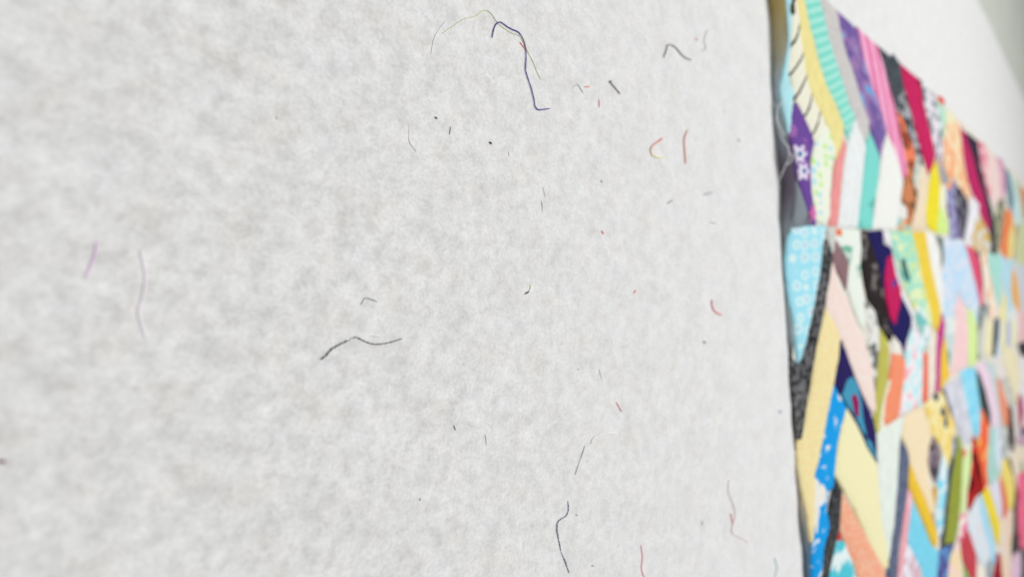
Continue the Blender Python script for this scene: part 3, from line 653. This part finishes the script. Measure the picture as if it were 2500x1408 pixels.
# quilt backing cloth under all the scraps
eT = [on_plane(x, y, 0.003) for x, y in ((1925, -20), (2300, 242), (2500, 436))]
def quilt_side(y):
    return float(np.interp(y, [p[1] for p in eT] + [1.9], [p[0] for p in eT] + [eT[2][0] + (1.9 - eT[2][1]) * (eT[2][0] - eT[1][0]) / (eT[2][1] - eT[1][1])]))
XR, YF = 0.30, 1.75
vs, fs = [], []
nx = 70
yy = [0.0]
while yy[-1] < 1.45: yy.append(yy[-1] + 0.004 + 0.02 * yy[-1])
for j, t in enumerate(yy):
    for i in range(nx):
        u = i / (nx - 1)
        x = -0.1 + 0.4 * u
        for _ in range(3):
            y = y_front(x) + 0.0025 + t; x0 = quilt_side(y) + 0.003
            x = x0 + (XR - x0) * u
        vs.append((x, y, quilt_z(x, y) - 0.0010))
for j in range(len(yy) - 1):
    for i in range(nx - 1): fs.append((j * nx + i, j * nx + i + 1, (j + 1) * nx + i + 1, (j + 1) * nx + i))
vs = [(v[0] - Q0[0], v[1] - Q0[1], v[2]) for v in vs]
mesh_obj('backing_cloth', vs, fs, P((222, 216, 205)), quilt)

# front edge rolls under itself: cloth colours dulled to paint in the lip's shade
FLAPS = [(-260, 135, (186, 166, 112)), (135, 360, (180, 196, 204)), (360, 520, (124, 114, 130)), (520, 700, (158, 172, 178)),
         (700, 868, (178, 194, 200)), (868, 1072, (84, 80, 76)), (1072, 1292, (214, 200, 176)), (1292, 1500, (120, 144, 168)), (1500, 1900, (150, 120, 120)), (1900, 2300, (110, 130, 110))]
def contact_x(py): return on_plane(1866 + 92.0 * py / 1408.0, py, 0.0)[0]
for fi, (p0, p1, colr) in enumerate(FLAPS):
    x0, x1 = sorted((contact_x(p0), contact_x(p1)))
    n = max(6, int((x1 - x0) / 0.0012)); vs, fs, uv = [], [], []
    for i in range(n + 1):
        x = x0 + (x1 - x0) * i / n; y = y_front(x); h = lip(x)
        w = 0.0007 * n3(x / 0.007, 1.7)
        g = min(0.0025, 0.22 * h)
        prof = [(0.0016, h - 0.0007), (0.0003, h - 0.0006), (0.0004, h - 0.0011), (0.25 * g + w, h * 0.80), (0.6 * g + w, h * 0.55),
                (0.95 * g + w, h * 0.25 + 0.0003), (1.0 * g + w, 0.0006), (0.9 * g + w, 0.0002), (1.3 * g + 0.002, 0.0)]
        for q, (dy, z) in enumerate(prof):
            vs.append((x - Q0[0], y + dy - Q0[1], z)); uv.append(((x - x0) / (x1 - x0), q * 0.1))
    k = 9
    for i in range(n):
        for q in range(k - 1): fs.append((i * k + q, i * k + q + 1, (i + 1) * k + q + 1, (i + 1) * k + q))
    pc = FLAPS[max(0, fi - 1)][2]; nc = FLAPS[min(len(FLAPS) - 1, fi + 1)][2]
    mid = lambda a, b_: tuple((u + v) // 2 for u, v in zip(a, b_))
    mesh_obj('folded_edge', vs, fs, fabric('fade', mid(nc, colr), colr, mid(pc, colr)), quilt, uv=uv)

# more of the same patchwork where it runs on past the picture
PAL = [(175,222,236),(240,214,160),(54,52,58),(234,182,190),(186,34,86),(226,228,224),(122,205,228),(245,190,60),(142,150,60),(108,88,150),
       (238,145,115),(165,205,195),(205,228,150),(44,36,90),(235,222,210),(215,84,116),(200,206,212),(240,138,104)]
BL = 0.112
made = 0
for by in range(0, 14):
    for bx in range(-2, 4):
        X0 = -0.0 + bx * BL; Y0 = y_front(max(-.14, min(.29, X0 + BL / 2))) + by * BL + 0.001
        if Y0 + BL > YF - 0.02: continue
        cuts = [0.0] + sorted(random.uniform(0.12, 0.88) for _ in range(4)) + [1.0]
        sl = [0] + [random.uniform(-0.09, 0.09) for _ in range(4)] + [0]
        for q in range(5):
            quad = np.array([(X0, Y0 + BL * (cuts[q] + sl[q])), (X0 + BL, Y0 + BL * (cuts[q] - sl[q])),
                             (X0 + BL, Y0 + BL * (cuts[q + 1] - sl[q + 1])), (X0, Y0 + BL * (cuts[q + 1] + sl[q + 1]))])
            if abs((quad[2] - quad[1])[1]) < 0.006 or abs((quad[3] - quad[0])[1]) < 0.006: continue
            if min(quad[:, 0]) < quilt_side(quad[:, 1].mean()) or max(quad[:, 0]) > XR: continue
            pxs = [to_px((p[0], p[1], 0.003)) for p in quad]
            if not (min(p[1] for p in pxs) > 1425 or min(p[0] for p in pxs) > 2512): continue
            if made >= 110: continue
            made += 1
            c0, c1 = random.choice(PAL), random.choice(PAL)
            mt = P(c0) if random.random() < 0.65 else B(c0, c1)
            patch_world(quad, mt, 0.00005 * (made % 5), maxpts=60)
# frayed ends at the quilt's near edge
def catmull(pts, step):
    pts = [np.asarray(p, float) for p in pts]
    if len(pts) == 2: pts = [pts[0], (pts[0] + pts[1]) / 2, pts[1]]
    ext = [2 * pts[0] - pts[1]] + pts + [2 * pts[-1] - pts[-2]]
    out = []
    for i in range(1, len(ext) - 2):
        a, b_, c, d = ext[i - 1:i + 3]
        n = max(2, int(np.linalg.norm(c - b_) / step))
        for k in range(n):
            t = k / n
            out.append(0.5 * ((2 * b_) + (-a + c) * t + (2 * a - 5 * b_ + 4 * c - d) * t * t + (-a + 3 * b_ - 3 * c + d) * t ** 3))
    out.append(pts[-1])
    return np.array(out)
def tube(path, rad, sides=6, twist=0.0, off=0.0, phase=0.0):
    vs, fs, uv = [], [], []
    n = len(path); s = 0.0
    for i in range(n):
        t = path[min(i + 1, n - 1)] - path[max(i - 1, 0)]; t = t / max(1e-9, np.linalg.norm(t))
        up = np.array((0, 0, 1.0)) if abs(t[2]) < 0.9 else np.array((1.0, 0, 0))
        a = np.cross(t, up); a /= np.linalg.norm(a); b_ = np.cross(a, t)
        if i: s += np.linalg.norm(path[i] - path[i - 1])
        r = rad[i] if hasattr(rad, '__len__') else rad
        ph = phase + twist * s
        c = path[i] + off * r * (math.cos(ph) * a + math.sin(ph) * b_)
        e = 0.35 if i in (0, n - 1) else 1.0
        for k in range(sides):
            q = 2 * math.pi * k / sides
            vs.append(c + e * r * (math.cos(q) * a + math.sin(q) * b_)); uv.append((i / (n - 1), k / sides))
    for i in range(n - 1):
        for k in range(sides):
            fs.append((i * sides + k, i * sides + (k + 1) % sides, (i + 1) * sides + (k + 1) % sides, (i + 1) * sides + k))
    fs.append(tuple(range(sides))[::-1]); fs.append(tuple((n - 1) * sides + k for k in range(sides)))
    return vs, fs, uv
FRAY = [[(1912, 250), (1900, 262), (1897, 285), (1906, 312), (1916, 335)], [(1893, 282), (1905, 330), (1924, 360)],
        [(1924, 352), (1926, 385), (1912, 418), (1902, 442)], [(1900, 255), (1893, 262), (1890, 250)], [(1925, 372), (1936, 380), (1930, 398), (1915, 402)]]
for pts in FRAY:
    w = []
    for i, (px, py) in enumerate(pts):
        p = on_plane(px, py, 0.004); yq = y_front(p[0]) - 0.0012
        d = ray(px, py); t = (yq - CAM[1]) / d[1]; q = CAM + d * t
        if q[2] < 0.0006: q = on_plane(px, py, 0.0006)
        w.append(q)
    path = catmull(w, 0.0008); r = np.full(len(path), 0.00022)
    v, f, u = tube(path, r, 5)
    mesh_obj('frayed_thread', [x - np.array(Q0) for x in v], f, thread_mat((205, 216, 222)), quilt, uv=u)

# ------------------------------------------------------------------ threads and lint on the felt
def thread(name, label, cat, pts, col, w, col2=None, lift=0.3, dip=0.0, taper=False, ply=2, group=None, knot=False, w2=None):
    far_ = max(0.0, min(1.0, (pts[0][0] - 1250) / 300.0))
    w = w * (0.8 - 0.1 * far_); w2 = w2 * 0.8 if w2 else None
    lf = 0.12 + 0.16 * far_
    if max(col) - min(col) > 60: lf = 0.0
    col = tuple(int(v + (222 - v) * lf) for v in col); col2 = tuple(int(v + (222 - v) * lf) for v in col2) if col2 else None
    base = [on_plane(*p)[:2] for p in pts]
    path2 = catmull([np.array((p[0], p[1])) for p in base], 0.00035)
    n = len(path2); r0 = w * depth_of((path2[0][0], path2[0][1], 0)) / F_PX / 2
    rad = []; path = []
    ph = random.random() * 50
    for i, (x, y) in enumerate(path2):
        t = i / max(1, n - 1)
        ww = w if w2 is None else w + (w2 - w) * t
        r = ww * depth_of((x, y, 0)) / F_PX / 2
        if taper: r *= 0.45 + 0.55 * math.sin(math.pi * min(1, max(0, 0.08 + 0.84 * t)))
        jx = 0.25 * r * n3(i * 0.31, ph); jy = 0.25 * r * n3(i * 0.31, ph + 9)
        z = felt_h(x, y) + r * (0.75 + lift) + 0.00003 - dip * 9 * r * max(0.0, 0.7 * n3(x / 0.0007 + ph, y / 0.0007, 3.0) + 0.5 * n3(x / 0.004, y / 0.004, ph) + 0.12)
        path.append(np.array((x + jx, y + jy, z))); rad.append(r)
    # smooth the height so the thread bridges the felt's hollows
    zs = np.array([p[2] for p in path])
    for _ in range(3 if dip == 0 else 1):
        zs[1:-1] = np.maximum(zs[1:-1], 0.25 * zs[:-2] + 0.5 * zs[1:-1] + 0.25 * zs[2:]) if dip == 0 else 0.25 * zs[:-2] + 0.5 * zs[1:-1] + 0.25 * zs[2:]
    for p, z in zip(path, zs): p[2] = z
    path = np.array(path); org = np.array((path[:, 0].mean(), path[:, 1].mean(), 0.0))
    V, Fc, UV, nf = [], [], [], 0
    for k in range(ply):
        if k == 1: nf = len(Fc)
        rr = np.array(rad) * (0.62 if ply == 2 else 1.0)
        v, f, u = tube(path, rr, 6 if ply == 2 else 7, twist=1.0 / ((1.1 if dip == 0 else 0.9) * r0) if ply == 2 else 0, off=0.75 if ply == 2 else 0, phase=k * math.pi)
        b_ = len(V); V += v; Fc += [tuple(i + b_ for i in q) for q in f]; UV += u
    if knot:
        c = path[0]; R = rad[0] * 2.1; b_ = len(V)
        for i in range(7):
            th = math.pi * i / 6
            for k in range(8):
                q = 2 * math.pi * k / 8
                rr = R * (1 + 0.18 * n3(i * 1.3, k * 0.9))
                V.append(c + rr * np.array((math.sin(th) * math.cos(q), math.sin(th) * math.sin(q), math.cos(th)))); UV.append((0.0, 0))
        for i in range(6):
            for k in range(8): Fc.append((b_ + i * 8 + k, b_ + i * 8 + (k + 1) % 8, b_ + (i + 1) * 8 + (k + 1) % 8, b_ + (i + 1) * 8 + k))
    o = mesh_obj(name, [p - org for p in V], Fc, thread_mat(col, col2), uv=UV, loc=tuple(org))
    if dip > 0 and ply == 2:      # two-tone thread: one dark ply, one pale ply
        o.data.materials.append(thread_mat(tuple(int(v + (206 - v) * 0.55) for v in col)))
        for q in o.data.polygons:
            if q.index >= nf: q.material_index = 1
    return tag(o, label, cat, group)
TH = 'thread ends scattered on the felt'
def TD(label, pts, col, w, **kw): return thread('loose_thread', label, 'thread', pts, col, w, group=TH, **kw)
def LI(label, pts, col, w, **kw): return thread('lint_speck', label, 'lint', pts, col, w, group='specks of lint on the felt', **kw)

TD('long purple thread, hooked at one end and bent at the other', [(1199,94),(1203,75),(1210,60),(1221,55),(1237,66),(1250,73),(1265,80),(1275,95),(1281,115),(1283,140),(1281,170),(1285,190),(1293,215),(1299,240),(1304,262),(1312,269),(1325,268),(1339,266)], (62,38,122), 4.0, lift=.8)
TD('thin pale green thread crossing under the long purple thread', [(1078,83),(1100,68),(1130,48),(1160,40),(1180,26),(1195,30),(1210,50),(1225,66),(1250,82),(1270,90),(1280,110),(1290,130),(1303,155),(1312,180),(1320,195)], (166,178,130), 2.6)
TD('white thread end left of the pale green thread', [(1090,52),(1070,75),(1057,100),(1050,135)], (238,238,236), 3.2)
TD('tiny pink thread end touching the long purple thread', [(1268,103),(1275,112),(1284,124)], (250,115,115), 3.6)
TD('faint grey bow-shaped thread left of a black bent speck', [(1008,286),(999,295),(996,320),(997,345),(1005,358),(1016,372)], (180,180,178), 2.4, dip=.5)
LI('black bent speck above the short grey dash', [(1060,286),(1066,288),(1064,291)], (62,62,62), 4.6)
TD('short straight grey dash near the top centre of the felt', [(1100,309),(1097,330)], (112,112,112), 3.2)
LI('tiny jet black speck right of the short grey dash', [(1194,347),(1199,352)], (22,22,22), 5.2)
LI('tiny bright white fibre below the jet black speck', [(1241,369),(1243,383)], (245,245,240), 3.0, ply=1)
TD('dark grey thread bent like a hairpin near the top by the quilt', [(1619,141),(1625,125),(1628,112),(1636,110),(1648,118),(1660,132),(1675,143),(1687,147)], (98,104,104), 5.4, lift=.6)
TD('pale grey curved thread beside a faint pink dot', [(1725,75),(1718,98),(1722,121),(1712,122)], (165,168,168), 4.2)
LI('faint pink dot between the hairpin thread and a pale curve', [(1697,96),(1701,98)], (245,150,150), 6.0)
TD('small grey hooked thread left of the orange dash', [(1397,214),(1403,209),(1410,208),(1415,217),(1422,228)], (118,120,116), 3.6, dip=.25)
LI('short orange dash right of the small grey hook', [(1425,213),(1438,212)], (250,128,98), 5.2, taper=True)
TD('short straight dark red thread under the orange dash', [(1460,243),(1461,263)], (225,84,92), 3.2)
TD('straight grey thread with a knot at its upper end', [(1488,201),(1495,210),(1503,220),(1512,231)], (88,90,90), 5.0, knot=True, lift=.6)
TD('hook-shaped thread turning from pink to pale orange', [(1617,338),(1603,348),(1590,358),(1587,370),(1592,380),(1605,385),(1618,386)], (255,128,126), 6.0, col2=(255,206,164))
TD('nearly straight pale pink thread right of the orange hook', [(1675,318),(1668,340),(1670,370),(1673,400)], (255,160,150), 6.0)
LI('faint grey blob close to the quilt edge near the top', [(1801,341),(1805,345)], (170,174,170), 7.0)
LI('short slanting grey dash, lower of the two dashes mid felt', [(1628,498),(1642,488)], (128,134,138), 5.6, taper=True)
LI('short slanting grey dash, upper and longer of the two', [(1717,476),(1740,469)], (138,146,150), 6.4, taper=True)
LI('faint grey tick below the two slanting dashes', [(1733,542),(1748,546)], (165,168,168), 5.0, taper=True)
LI('small grey speck above the red tick', [(1465,441),(1469,446)], (140,142,140), 5.0)
TD('fine straight blue grey fibre above a dotted black one', [(1322,457),(1325,470),(1328,483)], (158,166,180), 2.2)
TD('fine dotted black fibre dipping into the felt', [(1318,490),(1320,500),(1321,515),(1322,530)], (70,70,70), 2.4, dip=.9)
LI('tiny red tick alone in the middle of the felt', [(1467,563),(1472,572)], (225,60,70), 4.2)
LI('small black speck with a pale yellow fibre beside it', [(1279,718),(1284,715),(1291,710)], (38,38,36), 5.0, taper=True)
LI('pale yellow wisp beside the small black speck', [(1291,709),(1294,702),(1293,693)], (222,216,168), 4.2)
LI('tiny pale red tick left of the pink bent thread', [(1544,716),(1550,708)], (245,115,105), 4.4)
TD('pink thread bent at a right angle near the quilt', [(1735,731),(1737,748),(1745,760),(1760,769)], (255,128,134), 5.8)
LI('round grey dot below the pink bent thread', [(1717,834),(1723,836)], (128,130,128), 8.0)
TD('wavy black thread half sunk in the felt, largest dark one', [(782,877),(795,867),(808,852),(825,842),(845,832),(866,824),(880,828),(895,835),(915,840),(940,838),(960,833),(982,826)], (20,20,22), 7.0, w2=3.6, dip=.28, lift=.6)
TD('fine white hair arching off the wavy black thread', [(840,830),(868,825),(900,818),(930,822)], (244,244,242), 2.4, ply=1, lift=1.5)
TD('grey thread bent to a chevron above the wavy black one', [(880,743),(886,734),(891,727),(905,730),(922,736)], (128,128,128), 3.6)
TD('short lilac pink thread, blurred, nearest the left border', [(235,590),(232,620),(222,650),(207,678)], (255,172,214), 6.5, lift=.3)
TD('long pale mauve thread, blurred, right of the lilac pink one', [(342,610),(352,650),(355,690),(345,735),(338,760),(345,795),(352,825)], (238,196,206), 8.5, lift=-0.35)
LI('dark purple speck at the left border of the picture', [(-6,1123),(4,1125),(13,1126)], (96,44,74), 11.0)
LI('tiny grey fleck in the upper left felt', [(673,286),(676,291)], (150,150,150), 4.0)
TD('short slanting pink thread in the lower right felt', [(1504,981),(1511,993),(1518,1005)], (245,110,128), 3.6)
TD('very short dark brown thread alone in the lower felt', [(1107,1037),(1110,1044),(1112,1050)], (88,82,76), 3.2)
TD('faint vertical grey fibre right of the dark brown one', [(1183,1060),(1185,1072),(1186,1086)], (160,160,160), 2.6, dip=.4)
TD('straight dotted grey thread slanting in the lower felt', [(1427,1087),(1418,1115),(1410,1138),(1403,1158)], (108,108,108), 3.6, dip=.42)
TD('dark blue thread curving down to the bottom, partly sunk', [(1385,1222),(1386,1234),(1386,1246),(1380,1258),(1370,1264),(1361,1272),(1358,1290),(1364,1320),(1370,1345),(1380,1370),(1390,1397)], (50,60,82), 4.8, dip=.34, lift=.6)
LI('tiny dark dot beside the dark blue thread', [(1405,1255),(1409,1257)], (98,98,102), 3.6)
LI('tiny dark dot at the bottom right of the dark blue thread', [(1445,1379),(1449,1381)], (92,92,96), 4.0)
TD('faint sage grey arc above the straight dotted thread', [(1440,1082),(1447,1068),(1460,1060),(1480,1056),(1508,1057)], (214,218,212), 4.5)
TD('pink thread running off the bottom of the picture', [(1564,1330),(1567,1360),(1565,1390),(1574,1412)], (245,128,142), 4.0)
TD('pale rose grey thread zigzagging down beside the quilt', [(1780,1170),(1778,1200),(1788,1230),(1792,1255),(1785,1285),(1787,1300),(1805,1310),(1826,1322)], (200,176,180), 4.2)
TD('tiny pink thread crossing the rose grey zigzag', [(1781,1252),(1784,1265),(1787,1278)], (250,140,148), 4.6)
LI('small blue grey tick left of the rose grey zigzag', [(1711,1281),(1713,1270)], (150,162,168), 4.6)
LI('small grey tick in the lower left of centre', [(1022,1221),(1025,1215)], (128,128,128), 3.4)
LI('small purple dot close to the quilt below its middle', [(1900,1002),(1905,1005)], (165,158,180), 8.0)
TD('pale blue thread by the quilt at the bottom border', [(1890,1360),(1896,1385),(1890,1412)], (176,192,202), 5.0)
LI('minute black dot above the slanting pink thread', [(1409,900),(1412,902)], (80,80,80), 3.0)
TD('faint grey pink hairline above the slanting pink thread', [(1461,900),(1464,912),(1468,925)], (190,176,176), 2.8)
print('patches', count[0], 'extra', made)
